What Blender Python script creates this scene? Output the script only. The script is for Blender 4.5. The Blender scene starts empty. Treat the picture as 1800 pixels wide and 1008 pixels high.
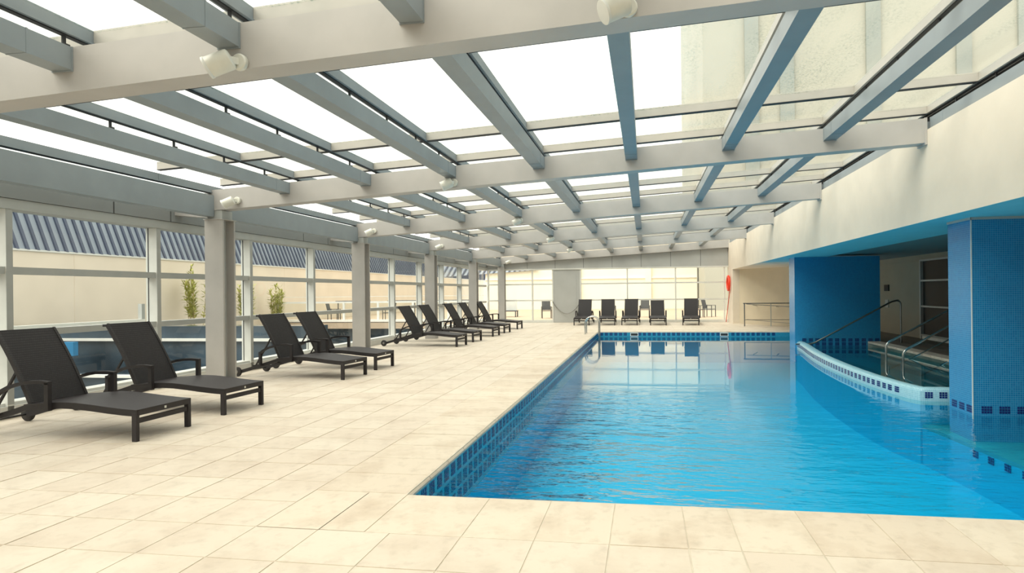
import bpy, bmesh, math, random
from mathutils import Vector, Matrix
random.seed(7)
PI = math.pi
C = bpy.context.scene.collection
S = bpy.context.scene

# ------------------------------------------------------------------ camera
cd = bpy.data.cameras.new('camera'); cam = bpy.data.objects.new('camera', cd); C.objects.link(cam)
cd.sensor_width = 36.0; cd.lens = 1022.275 / 1800 * 36
cd.shift_x = -(986.24 - 900) / 1800; cd.shift_y = (513.8 - 504) / 1800
cd.clip_start = 0.05; cd.clip_end = 500
cam.matrix_world = (Matrix.Translation((0, 0, 1.5)) @ Matrix.Rotation(0.1439, 4, 'Z')
                    @ Matrix.Rotation(PI / 2, 4, 'X') @ Matrix.Rotation(-0.0106, 4, 'Z'))
S.camera = cam
# ------------------------------------------------------------------ sky: bright flat overcast
w = bpy.data.worlds.new('world'); S.world = w; w.use_nodes = True
bg = w.node_tree.nodes['Background']
bg.inputs[0].default_value = (1.0, 0.985, 0.915, 1); bg.inputs[1].default_value = 1.9
# ------------------------------------------------------------------ sun behind thin cloud
sd = bpy.data.lights.new('sun', 'SUN'); sun = bpy.data.objects.new('sun', sd); C.objects.link(sun)
sd.energy = 3.2; sd.angle = math.radians(50); sd.color = (1.0, 0.95, 0.84)
sun.rotation_euler = (math.radians(24), math.radians(-30), 0)
S.view_settings.view_transform = 'Standard'; S.view_settings.look = 'None'
S.view_settings.gamma = 1; S.view_settings.use_curve_mapping = False
S.view_settings.exposure = 0.0
S.cycles.transparent_max_bounces = 24
S.cycles.diffuse_bounces = 5

# ------------------------------------------------------------------ materials
class NT:
    def __init__(s, name):
        s.m = bpy.data.materials.new(name); s.m.use_nodes = True
        s.t = s.m.node_tree; s.N = s.t.nodes; s.b = s.N['Principled BSDF']; s.o = s.N['Material Output']
    def n(s, typ, **k):
        x = s.N.new(typ)
        for a, v in k.items():
            if a.startswith('i'): x.inputs[int(a[1:])].default_value = v
            else: setattr(x, a, v)
        return x
    def l(s, a, b): s.t.links.new(a, b)
    def math(s, op, a, b=None, c=None):
        x = s.N.new('ShaderNodeMath'); x.operation = op
        for i, v in enumerate((a, b, c)):
            if v is None: continue
            if isinstance(v, (int, float)): x.inputs[i].default_value = v
            else: s.l(v, x.inputs[i])
        return x.outputs[0]
    def mix(s, f, a, b):
        x = s.N.new('ShaderNodeMix'); x.data_type = 'RGBA'
        for i, v in ((0, f), (6, a), (7, b)):
            if isinstance(v, (int, float)): x.inputs[i].default_value = v
            elif isinstance(v, tuple): x.inputs[i].default_value = v if len(v) == 4 else v + (1,)
            else: s.l(v, x.inputs[i])
        return x.outputs[2]
    def pos(s): return s.N.new('ShaderNodeNewGeometry').outputs['Position']
    def noise(s, scale, detail=3, vec=None, rough=.5):
        x = s.n('ShaderNodeTexNoise'); x.inputs['Scale'].default_value = scale
        x.inputs['Detail'].default_value = detail; x.inputs['Roughness'].default_value = rough
        s.l(vec if vec else s.pos(), x.inputs['Vector']); return x.outputs[0]
    def scaled(s, v3, vec=None):
        x = s.n('ShaderNodeVectorMath', operation='MULTIPLY'); s.l(vec if vec else s.pos(), x.inputs[0])
        x.inputs[1].default_value = v3; return x.outputs[0]
    def ramp(s, f, a, b):
        x = s.n('ShaderNodeMapRange'); s.l(f, x.inputs[0]); x.inputs[1].default_value = a; x.inputs[2].default_value = b
        return x.outputs[0]
    def bump(s, h, strength=.3, dist=.01, target=None):
        x = s.n('ShaderNodeBump'); x.inputs['Strength'].default_value = strength; x.inputs['Distance'].default_value = dist
        s.l(h, x.inputs['Height']); s.l(x.outputs[0], (target or s.b.inputs['Normal'])); return x.outputs[0]

def plain(name, col, rough=.5, metal=0, var=.08, scale=6, bump=.05):
    t = NT(name); b = t.b
    n = t.noise(scale, 4)
    c2 = tuple(v * (1 - var) for v in col); c1 = tuple(min(1, v * (1 + var)) for v in col)
    t.l(t.mix(t.ramp(n, .3, .7), c1, c2), b.inputs['Base Color'])
    b.inputs['Roughness'].default_value = rough; b.inputs['Metallic'].default_value = metal
    if bump: t.bump(t.noise(scale * 12, 3), bump, .002)
    return t.m

M = {}
M['beam'] = plain('painted grey steel', (.44, .42, .40), .45, 0, .05, 3)
M['purlin'] = plain('bounce tinted painted steel', (.25, .285, .305), .4, 0, .05, 4)  # darker, bluer colour stands in for shaded sides and pool bounce
M['alu'] = plain('pale aluminium frame', (.70, .70, .66), .35, 0, .04, 5)
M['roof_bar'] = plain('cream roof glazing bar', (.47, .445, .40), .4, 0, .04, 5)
M['alu_grey'] = plain('grey aluminium frame', (.43, .44, .42), .4, 0, .04, 5)
M['fascia'] = plain('shaded grey eave fascia', (.25, .26, .255), .5, 0, .04, 2)  # darker copy of the panel grey, eave shade put into the colour
M['panel'] = plain('grey fascia panel', (.45, .455, .44), .5, 0, .04, 2)
M['dark'] = plain('dark gasket', (.03, .03, .032), .6, 0, .1, 9)
M['wicker_frame'] = None
M['plaster'] = plain('cream plaster', (.76, .675, .565), .85, 0, .035, 2.5, .12)
M['inner_wall'] = plain('warm cream wall paint', (.66, .57, .43), .8, 0, .03, 2)
M['white'] = plain('white painted metal', (.80, .79, .74), .4, 0, .03, 5)
M['steel'] = plain('brushed stainless steel', (.62, .62, .60), .22, 1, .05, 30)
M['steel_dull'] = plain('dull steel rail', (.30, .29, .27), .3, .9, .08, 30)
M['rubber'] = plain('black rubber', (.025, .022, .022), .6, 0, .1, 30)
M['orange'] = plain('orange red ring', (.85, .04, .008), .45, 0, .06, 8)
M['red'] = plain('red painted pole', (.55, .05, .02), .4, 0, .06, 8)
M['dark_glass'] = plain('dark bluish window glass', (.05, .075, .10), .12, 0, .5, .6, 0)
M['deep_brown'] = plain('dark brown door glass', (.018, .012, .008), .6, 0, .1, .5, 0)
M['tan'] = plain('sandy rendered wall', (.78, .68, .55), .9, 0, .05, .8, .2)
M['pale_wall'] = plain('pale far wall', (.86, .81, .66), .9, 0, .04, .5, .1)
M['tower'] = plain('pale tower facade', (.44, .43, .365), .85, 0, .06, .15, 0)
M['tower_dark'] = plain('tower recess', (.31, .33, .30), .6, 0, .1, .2, 0)
M['seam_roof'] = plain('blue grey standing seam sheet', (.29, .33, .38), .4, 0, .12, .7, 0)
M['seam_dark'] = plain('dark seam rib', (.06, .075, .12), .5, 0, .1, 2, 0)
M['court'] = plain('dark blue court floor', (.07, .10, .13), .3, 0, .5, .5, 0)
M['terrace'] = plain('pale terrace paving', (.56, .43, .31), .9, 0, .05, 2)
M['ivory'] = plain('ivory lamp housing', (.66, .65, .58), .35, 0, .03, 20)
M['mesh'] = plain('dark chair mesh', (.09, .09, .09), .7, 0, .2, 30)
M['leaf'] = plain('yellow green leaf', (.46, .46, .12), .6, 0, .3, 5, 0)
M['stem'] = plain('bamboo stem', (.45, .36, .16), .6, 0, .2, 9)
M['blue_panel'] = plain('blue panel', (.02, .16, .32), .5, 0, .1, 3)
M['lamp_hole'] = plain('black lamp opening', (.02, .02, .02), .5, 0, .1, 30)

def wicker(name, c1, c2, rough=.5):
    t = NT(name); b = t.b
    tc = t.n('ShaderNodeTexCoord').outputs['Object']
    br = t.n('ShaderNodeTexBrick'); br.offset = .5
    br.inputs['Scale'].default_value = 1; br.inputs['Brick Width'].default_value = .022
    br.inputs['Row Height'].default_value = .009; br.inputs['Mortar Size'].default_value = .0016
    mp = t.n('ShaderNodeMapping'); t.l(tc, mp.inputs[0]); mp.inputs['Rotation'].default_value = (0, 0, PI / 2)
    sx = t.n('ShaderNodeSeparateXYZ'); t.l(tc, sx.inputs[0])
    cm = t.n('ShaderNodeCombineXYZ'); t.l(sx.outputs[1], cm.inputs[0])
    t.l(t.math('ADD', sx.outputs[0], sx.outputs[2]), cm.inputs[1])
    t.l(cm.outputs[0], br.inputs['Vector'])
    br.inputs['Color1'].default_value = c1 + (1,); br.inputs['Color2'].default_value = c2 + (1,)
    br.inputs['Mortar'].default_value = tuple(v * .35 for v in c1) + (1,)
    t.l(br.outputs['Color'], b.inputs['Base Color']); b.inputs['Roughness'].default_value = rough
    t.bump(t.math('SUBTRACT', 1, br.outputs['Fac']), .35, .002)
    return t.m
M['wicker'] = wicker('dark brown woven wicker', (.030, .023, .026), (.042, .034, .037), .5)
M['wicker_frame'] = wicker('woven wrapped frame', (.022, .017, .019), (.030, .024, .027), .55)
M['wicker_back'] = wicker('tight woven back', (.016, .012, .014), (.022, .018, .020), .65)

def tile_mat(name, col, stain):
    t = NT(name); b = t.b
    oi = t.n('ShaderNodeObjectInfo')
    big = t.noise(2.2, 5, rough=.62); mid = t.noise(9, 5, rough=.6); fine = t.noise(60, 3)
    c = t.mix(t.ramp(big, .47, .78), col, stain)
    c = t.mix(t.math('MULTIPLY', t.ramp(mid, .52, .75), .45), c, tuple(v * .80 for v in stain))
    tint = t.mix(oi.outputs['Random'], (1.0, .985, .965), (.93, .89, .86))
    mm = t.n('ShaderNodeMix', data_type='RGBA', blend_type='MULTIPLY'); mm.inputs[0].default_value = 1
    t.l(c, mm.inputs[6]); t.l(tint, mm.inputs[7])
    pits = t.ramp(t.noise(150, 2), .70, .74)
    patch = t.ramp(t.noise(3.1, 2), .5, .62)
    pm = t.math('MULTIPLY', pits, t.math('MULTIPLY', patch, .6))
    t.l(t.mix(pm, mm.outputs[2], (.28, .22, .16)), b.inputs['Base Color'])
    b.inputs['Roughness'].default_value = .62
    t.bump(fine, .15, .003)
    return t.m
M['tile'] = tile_mat('cream stone paving', (.735, .655, .555), (.61, .52, .425))
M['coping'] = tile_mat('cream stone coping', (.735, .65, .54), (.58, .475, .37))
M['grout'] = plain('grey sandy grout', (.62, .55, .45), .9, 0, .1, 8)
M['lobby'] = plain('shaded cream lobby paint', (.36, .31, .23), .8, 0, .03, 2)  # cream wall colour darkened, lobby shade put into it
M['lobby_ceiling'] = plain('shaded lobby ceiling', (.26, .27, .26), .8, 0, .03, 2)  # off-white ceiling darkened, shade put into the colour
M['soffit'] = plain('soffit with pool bounce tint', (.30, .62, .66), .8, 0, .03, 2)  # aqua stands in for blue light bounced up from the pool
M['darkfloor'] = plain('shaded warm brown deck stone', (.20, .15, .11), .6, 0, .15, 4)  # dark tone includes the shade of the unlit inner deck

def mosaic(name, c1, c2, grout, size=.03, gw=.14, rough=.25, bump=.4):
    t = NT(name); b = t.b
    g = t.N.new('ShaderNodeNewGeometry')
    sp = t.n('ShaderNodeSeparateXYZ'); t.l(g.outputs['Position'], sp.inputs[0])
    sn = t.n('ShaderNodeSeparateXYZ'); t.l(g.outputs['True Normal'], sn.inputs[0])
    line = None; cell = t.n('ShaderNodeCombineXYZ')
    for i in range(3):
        q = t.math('DIVIDE', sp.outputs[i], size)
        fr = t.math('FRACT', q)
        ls = t.math('LESS_THAN', fr, gw)
        al = t.math('LESS_THAN', t.math('ABSOLUTE', sn.outputs[i]), .7)
        v = t.math('MULTIPLY', ls, al)
        t.l(t.math('MULTIPLY', t.math('FLOOR', q), al), cell.inputs[i])
        line = v if line is None else t.math('MAXIMUM', line, v)
    wn = t.n('ShaderNodeTexWhiteNoise'); wn.noise_dimensions = '3D'; t.l(cell.outputs[0], wn.inputs[0])
    c = t.mix(wn.outputs[0], c1, c2)
    t.l(t.mix(line, c, grout), b.inputs['Base Color'])
    b.inputs['Roughness'].default_value = rough
    t.bump(t.math('SUBTRACT', 1, line), bump, .002)
    return t.m
M['mosaic_blue'] = mosaic('pale blue glass mosaic', (.012, .20, .44), (.018, .25, .50), (.10, .38, .60), .028, .13)
M['mosaic_wall'] = mosaic('blue mosaic wall', (.015, .22, .46), (.02, .27, .52), (.03, .30, .55), .028, .14, .35)
M['basin'] = mosaic('pool basin mosaic', (.0, .37, .65), (.0, .39, .68), (.0, .41, .70), .028, .12, .5, .05)
M['band'] = mosaic('turquoise band mosaic', (.02, .26, .42), (.03, .32, .48), (.05, .36, .52), .028, .14)
M['rim'] = mosaic('pale aqua rim mosaic', (.25, .50, .60), (.31, .57, .66), (.45, .68, .75), .028, .14)
M['navy'] = plain('navy mosaic chip', (.012, .028, .16), .2, 0, .3, 40, 0)
M['spa_floor'] = plain('spa basin floor', (.05, .24, .27), .6, 0, .08, 2)
M['ledge'] = plain('pale underwater ledge', (.012, .30, .42), .6, 0, .06, 3)

def glass(name, tint=(.96, .98, .97), ior=1.35, wet=0):
    t = NT(name); N = t.N
    tr = t.n('ShaderNodeBsdfTransparent'); gl = t.n('ShaderNodeBsdfGlossy'); gl.inputs['Roughness'].default_value = .02
    fr = t.n('ShaderNodeFresnel'); fr.inputs[0].default_value = ior
    ms = t.n('ShaderNodeMixShader')
    tr.inputs[0].default_value = tint + (1,)
    if wet:
        # rain film: fine droplets plus run-off streaks that scatter the light behind
        drops = t.noise(38, 2, rough=.7)
        streak = t.noise(2.2, 4, t.scaled((1.0, .22, 1)), .6)
        d = t.math('MULTIPLY', t.ramp(drops, .50, .66), t.ramp(streak, .42, .66))
        t.l(t.mix(d, tint, (.72, .79, .77)), tr.inputs[0])
        t.bump(drops, .3, .01, gl.inputs['Normal'])
    gg = t.N.new('ShaderNodeNewGeometry')
    t.l(t.math('MULTIPLY', fr.outputs[0], t.math('SUBTRACT', 1, gg.outputs['Backfacing'])), ms.inputs[0])
    t.l(tr.outputs[0], ms.inputs[1]); t.l(gl.outputs[0], ms.inputs[2]); t.l(ms.outputs[0], t.o.inputs[0])
    return t.m
M['glass'] = glass('clear glazing')
M['roof_glass'] = glass('rain wet roof glass', (.97, .98, .96), 1.3, 1)

def water(name, tint, wave=1.0):
    t = NT(name)
    tr = t.n('ShaderNodeBsdfTransparent'); tr.inputs[0].default_value = tint + (1,)
    gl = t.n('ShaderNodeBsdfGlossy'); gl.inputs['Roughness'].default_value = .01
    fr = t.n('ShaderNodeFresnel'); fr.inputs[0].default_value = 1.36
    a = t.noise(1.0, 3, t.scaled((1.5, 3.6, 1)), .55)
    b2 = t.noise(1.0, 2, t.scaled((7, 14, 1)), .5)
    c = t.noise(.35, 2)
    h = t.math('ADD', t.math('MULTIPLY', a, 1.0), t.math('MULTIPLY', b2, .25))
    # livelier near the jets at the shallow corner, flat towards the far end
    sp = t.n('ShaderNodeSeparateXYZ'); t.l(t.pos(), sp.inputs[0])
    amp = t.n('ShaderNodeMapRange'); t.l(sp.outputs[1], amp.inputs[0])
    for i, v in ((1, 5.0), (2, 10.5), (3, 1.0), (4, .007)): amp.inputs[i].default_value = v
    ax = t.n('ShaderNodeMapRange'); t.l(sp.outputs[0], ax.inputs[0])
    for i, v in ((1, -1.6), (2, 1.2), (3, 2.4), (4, .4)): ax.inputs[i].default_value = v
    h = t.math('MULTIPLY', t.math('MULTIPLY', h, ax.outputs[0]), t.math('MULTIPLY', amp.outputs[0], t.math('ADD', .45, c)))
    bp = t.n('ShaderNodeBump'); bp.inputs['Strength'].default_value = 1.0; bp.inputs['Distance'].default_value = .085 * wave
    t.l(h, bp.inputs['Height']); t.l(bp.outputs[0], gl.inputs['Normal']); t.l(bp.outputs[0], fr.inputs['Normal'])
    gg = t.N.new('ShaderNodeNewGeometry')
    ms = t.n('ShaderNodeMixShader'); t.l(t.math('MULTIPLY', t.ramp(fr.outputs[0], .10, .80), t.math('SUBTRACT', 1, gg.outputs['Backfacing'])), ms.inputs[0])
    t.l(tr.outputs[0], ms.inputs[1]); t.l(gl.outputs[0], ms.inputs[2]); t.l(ms.outputs[0], t.o.inputs[0])
    return t.m
M['water'] = water('pool water', (.70, .98, 1.0))
M['spa_water'] = water('spa water', (.80, .95, .95), .35)

# ------------------------------------------------------------------ mesh builder
class MB:
    def __init__(s): s.v = []; s.f = []
    def hexa(s, p):      # 8 points: bottom ring 0-3, top ring 4-7
        n = len(s.v); s.v += [tuple(q) for q in p]
        for f in ((3, 2, 1, 0), (4, 5, 6, 7), (0, 1, 5, 4), (1, 2, 6, 5), (2, 3, 7, 6), (3, 0, 4, 7)):
            s.f.append(tuple(n + i for i in f))
        return s
    def box(s, x0, x1, y0, y1, z0, z1):
        return s.hexa([(x0, y0, z0), (x1, y0, z0), (x1, y1, z0), (x0, y1, z0),
                       (x0, y0, z1), (x1, y0, z1), (x1, y1, z1), (x0, y1, z1)])
    def slope(s, x0, x1, y0, y1, fb, ft):
        return s.hexa([(x0, y0, fb(x0)), (x1, y0, fb(x1)), (x1, y1, fb(x1)), (x0, y1, fb(x0)),
                       (x0, y0, ft(x0)), (x1, y0, ft(x1)), (x1, y1, ft(x1)), (x0, y1, ft(x0))])
    def bar(s, a, b, w, h, up=(0, 0, 1)):   # rectangular bar between two points
        a = Vector(a); b = Vector(b); d = (b - a).normalized(); u = Vector(up)
        r = d.cross(u).normalized(); u = r.cross(d).normalized()
        r *= w / 2; u *= h / 2
        return s.hexa([a - r - u, a + r - u, b + r - u, b - r - u, a - r + u, a + r + u, b + r + u, b - r + u])
    def ribbon(s, pts, y0, y1, th):         # strip following (x,z) profile, extruded y0..y1, thickness th downwards along normal
        n = len(s.v); k = len(pts)
        nr = []
        for i in range(k):
            a = pts[max(0, i - 1)]; b = pts[min(k - 1, i + 1)]
            dx, dz = b[0] - a[0], b[1] - a[1]; L = math.hypot(dx, dz); nr.append((dz / L, -dx / L))
        for i, (x, z) in enumerate(pts):
            nx, nz = nr[i]
            for (px, pz) in ((x, z), (x + nx * th, z + nz * th)):
                s.v.append((px, y0, pz)); s.v.append((px, y1, pz))
        for i in range(k - 1):
            a = n + 4 * i; b = a + 4
            s.f += [(a, a + 1, b + 1, b), (a + 2, b + 2, b + 3, a + 3), (a, b, b + 2, a + 2), (a + 1, a + 3, b + 3, b + 1)]
        e = n + 4 * (k - 1)
        s.f += [(n, n + 2, n + 3, n + 1), (e, e + 1, e + 3, e + 2)]
        return s
    def tube(s, pts, r, seg=10, close=False):
        P = [Vector(p) for p in pts]; k = len(P); n = len(s.v); prev = None
        for i in range(k):
            a = P[(i - 1) % k] if close else P[max(0, i - 1)]; b = P[(i + 1) % k] if close else P[min(k - 1, i + 1)]
            d = (b - a).normalized()
            if prev is None:
                u = d.cross(Vector((0, 0, 1)))
                if u.length < .01: u = d.cross(Vector((1, 0, 0)))
                u.normalize()
            else:
                u = (prev - d * prev.dot(d)).normalized()
            prev = u; v = d.cross(u)
            for j in range(seg):
                t = 2 * PI * j / seg
                s.v.append(tuple(P[i] + (u * math.cos(t) + v * math.sin(t)) * r))
        for i in range(k if close else k - 1):
            a = n + i * seg; b = n + ((i + 1) % k) * seg
            for j in range(seg):
                j2 = (j + 1) % seg; s.f.append((a + j, a + j2, b + j2, b + j))
        if not close:
            s.f.append(tuple(n + j for j in reversed(range(seg)))); s.f.append(tuple(n + (k - 1) * seg + j for j in range(seg)))
        return s
    def lathe(s, prof, c, axis, seg=20):    # prof list of (r, h) along axis from c
        ax = Vector(axis).normalized(); u = ax.cross(Vector((0, 0, 1)))
        if u.length < .01: u = Vector((1, 0, 0))
        u.normalize(); v = ax.cross(u); c = Vector(c); n = len(s.v)
        for r, h in prof:
            for j in range(seg):
                t = 2 * PI * j / seg; s.v.append(tuple(c + ax * h + (u * math.cos(t) + v * math.sin(t)) * r))
        for i in range(len(prof) - 1):
            for j in range(seg):
                j2 = (j + 1) % seg; a = n + i * seg; b = a + seg; s.f.append((a + j, a + j2, b + j2, b + j))
        s.f.append(tuple(n + j for j in reversed(range(seg))))
        s.f.append(tuple(n + (len(prof) - 1) * seg + j for j in range(seg)))
        return s
    def prism(s, poly, z0, z1):
        n = len(s.v); k = len(poly)
        s.v += [(x, y, z0) for x, y in poly] + [(x, y, z1) for x, y in poly]
        s.f.append(tuple(n + i for i in reversed(range(k)))); s.f.append(tuple(n + k + i for i in range(k)))
        for i in range(k):
            j = (i + 1) % k; s.f.append((n + i, n + j, n + k + j, n + k + i))
        return s
    def mesh(s, name, mat, smooth=False, bevel=0):
        me = bpy.data.meshes.new(name); me.from_pydata(s.v, [], s.f)
        bm = bmesh.new(); bm.from_mesh(me)
        if bevel:
            bmesh.ops.bevel(bm, geom=[e for e in bm.edges], offset=bevel, segments=1, affect='EDGES')
        bmesh.ops.recalc_face_normals(bm, faces=bm.faces); bm.to_mesh(me); bm.free()
        me.materials.append(mat)
        if smooth:
            for p in me.polygons: p.use_smooth = True
            try: me.set_sharp_from_angle(angle=math.radians(40))
            except Exception: pass
        return me
    def build(s, name, mat, parent=None, smooth=False, bevel=0, label=None, kind=None):
        o = bpy.data.objects.new(name, s.mesh(name, mat, smooth, bevel)); C.objects.link(o)
        if parent: o.parent = parent
        if label: o['label'] = label
        if kind: o['kind'] = kind
        return o
def thing(name, label, cat, loc=(0, 0, 0), rz=0, group=None):
    o = bpy.data.objects.new(name, None); C.objects.link(o); o.location = loc; o.rotation_euler = (0, 0, rz)
    o.empty_display_size = .1
    o['label'] = label; o['category'] = cat
    if group: o['group'] = group
    return o
def tag(o, label, cat, group=None):
    o['label'] = label; o['category'] = cat
    if group: o['group'] = group
    return o
def struct(name, mb=None, m=None, label=None, **k):
    if mb is None: o = bpy.data.objects.new(name, None); C.objects.link(o)
    else: o = mb.build(name, m, **k)
    o['kind'] = 'structure'
    if label: o['label'] = label
    return o
def inst(me, name, parent, loc, rot=(0, 0, 0)):
    o = bpy.data.objects.new(name, me); C.objects.link(o); o.parent = parent; o.location = loc; o.rotation_euler = rot
    return o
def copy_tree(o, parent=None):
    c = o.copy(); C.objects.link(c)
    if parent: c.parent = parent
    for ch in list(o.children): copy_tree(ch, c)
    return c
def arc(cx, cz, r, a0, a1, n):
    return [(cx + r * math.cos(a0 + (a1 - a0) * i / n), cz + r * math.sin(a0 + (a1 - a0) * i / n)) for i in range(n + 1)]

# ------------------------------------------------------------------ main numbers (metres)
PX0, PY0, PY1 = -1.77, 4.148, 21.96       # pool: left wall, near wall, far wall
WZ = -.20                                  # water level

GX = -7.84                                 # inner face of the left glazing
RX = 3.89                                  # right upper wall
SOF = 2.44                                 # soffit height
FY = 28.34                                 # far glazing
BEAMS = [-.99 - 4.846, -.99, 3.856, 8.72, 13.60, 18.43, 23.27, 28.08]
zb = lambda x: 2.92 + .0553 * (x + 7)      # underside of the big beams
zt = lambda x: zb(x) + .34

# ================================================================== SETTING
# ---- floor with individual paving tiles
floor = struct('floor', MB().box(GX - .3, PX0 - .02, -5, 28.7, -.30, -.004), M['grout'], 'cream stone paved pool deck')
MB().box(PX0 - .02, 9, -5, 3.45, -.30, -.004).build('deck_base', M['grout'], floor)
MB().box(PX0 - .02, 9, 22.66, 28.7, -.30, -.004).build('deck_base', M['grout'], floor)
def tile_mesh(wd, dp, name):
    b = MB(); g = .002; e = .003
    x, y = wd / 2 - g, dp / 2 - g
    b.hexa([(-x, -y, -.03), (x, -y, -.03), (x, y, -.03), (-x, y, -.03),
            (-x + e, -y + e, 0), (x - e, -y + e, 0), (x - e, y - e, 0), (-x + e, y - e, 0)])
    return b.mesh(name, M['tile'])
spots = []
xj = [-2.515 - .452 * k for k in range(0, 13)]       # joints towards the left wall
yj = [3.45 + .443 * k for k in range(-16, 57)]
for i in range(12):
    for j in range(len(yj) - 1):
        spots.append((xj[i + 1], xj[i], yj[j], yj[j + 1]))
xn = [-2.515, -2.08, -1.60, -1.137, -.68, -.225, .235, .535, .98, 1.44, 1.90, 2.36, 2.82, 3.28, 3.74, 4.20]
for i in range(len(xn) - 1):
    for j in range(len(yj) - 1):
        if yj[j + 1] <= 3.46: spots.append((xn[i], xn[i + 1], yj[j], yj[j + 1]))
xf = [-2.515 + .452 * k for k in range(0, 24)]
for i in range(len(xf) - 1):
    for j in range(len(yj) - 1):
        if yj[j] > 22.6: spots.append((xf[i], xf[i + 1], yj[j], yj[j + 1]))
def seen(s):     # rough distance for choosing the ones that show largest
    x, y = (s[0] + s[1]) / 2, (s[2] + s[3]) / 2
    dx, dy = x * math.cos(.1439) + y * math.sin(.1439), -x * math.sin(.1439) + y * math.cos(.1439)
    if dy < 2.6 or abs(dx / dy + .1) > 1.05: return 100 + math.hypot(x, y)
    return dy
spots.sort(key=seen)
cache = {}
rest = MB()
for k, (x0, x1, y0, y1) in enumerate(spots):
    if k < 295:
        key = (round(x1 - x0, 3), round(y1 - y0, 3))
        if key not in cache: cache[key] = tile_mesh(key[0], key[1], 'tile')
        o = inst(cache[key], 'tile', floor, ((x0 + x1) / 2, (y0 + y1) / 2, random.uniform(-.0015, .001)),
                 (random.uniform(-.0016, .0016), random.uniform(-.0016, .0016), 0))
    else:
        g = .002; e = .003; dz = random.uniform(-.0015, .001)
        rest.hexa([(x0 + g, y0 + g, -.03), (x1 - g, y0 + g, -.03), (x1 - g, y1 - g, -.03), (x0 + g, y1 - g, -.03),
                   (x0 + g + e, y0 + g + e, dz), (x1 - g - e, y0 + g + e, dz), (x1 - g - e, y1 - g - e, dz), (x0 + g + e, y1 - g - e, dz)])
rest.build('paving', M['tile'], floor, kind='stuff')

# ---- swimming pool: basin, coping stones, mosaic blocks, water
pool = struct('pool', label='large blue swimming pool with stone coping')
PXR = 8.1
bs = MB()
T = .25
bs.box(PX0 - T, PX0, PY0 - T, PY1 + T, -1.7, -.045)                 # left
bs.box(PX0, PXR, PY0 - T, PY0, -1.7, -.045)                         # near
bs.build('basin_wall', M['band'], pool)
fw = MB().box(PX0, PXR, PY1, PY1 + T, -1.7, -.045); fw.build('basin_wall', M['band'], pool)
MB().box(PX0, PXR, PY0, PY1, -1.7, -1.15).build('basin_floor', M['basin'], pool)
dw = MB()                                                           # deep blue wall lining below the band
dw.box(PX0, PX0 + .006, PY0, PY1, -1.45, -.52); dw.box(PX0, PXR, PY1 - .006, PY1, -1.45, -.40); dw.box(PX0, PXR, PY0, PY0 + .006, -1.45, -.52)
dw.build('wall_lining', M['basin'], pool)
bed = MB()
bed.box(-2.515, PXR, 3.45, PY0 - .012, -.05, -.004); bed.box(PX0 - .745, PX0 - .012, PY0 - .02, PY1 + .70, -.05, -.0041)
bed.box(PX0, PXR, PY1 + .012, PY1 + .70, -.05, -.0042); bed.build('mortar_bed', M['grout'], pool)
# coping with rounded nose
def coping_mesh(wd, dp, name='coping_stone'):   # along local x = wd, nose towards +y, depth dp
    b = MB(); g = .004
    prof = [(-dp, -.03), (-dp, 0), (-.045, 0), (-.022, -.004), (-.006, -.014), (.004, -.03), (.0, -.05), (-.05, -.055), (-.05, -.03)]
    n = len(prof)
    for x in (-wd / 2 + g, wd / 2 - g): b.v += [(x, y, z) for y, z in prof]
    b.f.append(tuple(range(n))); b.f.append(tuple(reversed(range(n, 2 * n))))
    for i in range(n):
        j = (i + 1) % n; b.f.append((i, n + i, n + j, j))
    return b.mesh(name, M['coping'], True)
cc = {}
def coping(wd, dp, loc, rz):
    key = (round(wd, 3), round(dp, 3))
    if key not in cc: cc[key] = coping_mesh(*key)
    return inst(cc[key], 'coping_stone', pool, loc, (0, 0, rz))
xc = [-2.515, -2.08, -1.60, -1.137, -.68, -.225, .235, .535, .98, 1.44, 1.90, 2.36, 2.82, 3.28, 3.74, 4.20, 4.66, 5.12, 5.58, 6.04, 6.5]
xc[2] = PX0
for i in range(2, len(xc) - 1):
    coping(xc[i + 1] - xc[i], .698, ((xc[i] + xc[i + 1]) / 2, PY0, random.uniform(-.001, .001)), 0)
for k in range(2):   # corner stones under the left return
    b = MB().box(xc[k] + .004, xc[k + 1] - .004, 3.454, PY0 - .004, -.03, 0); b.build('coping_stone', M['coping'], pool)
y = PY0; k = 0
while y < PY1 + .6:
    y2 = min(y + .446, PY1 + .70)
    coping(y2 - y, .745, (PX0, (y + y2) / 2, random.uniform(-.001, .001)), -PI / 2); y = y2
x = PX0 + .02
while x < 8:
    coping(.452, .70, (x + .226, PY1, 0), PI); x += .452
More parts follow.
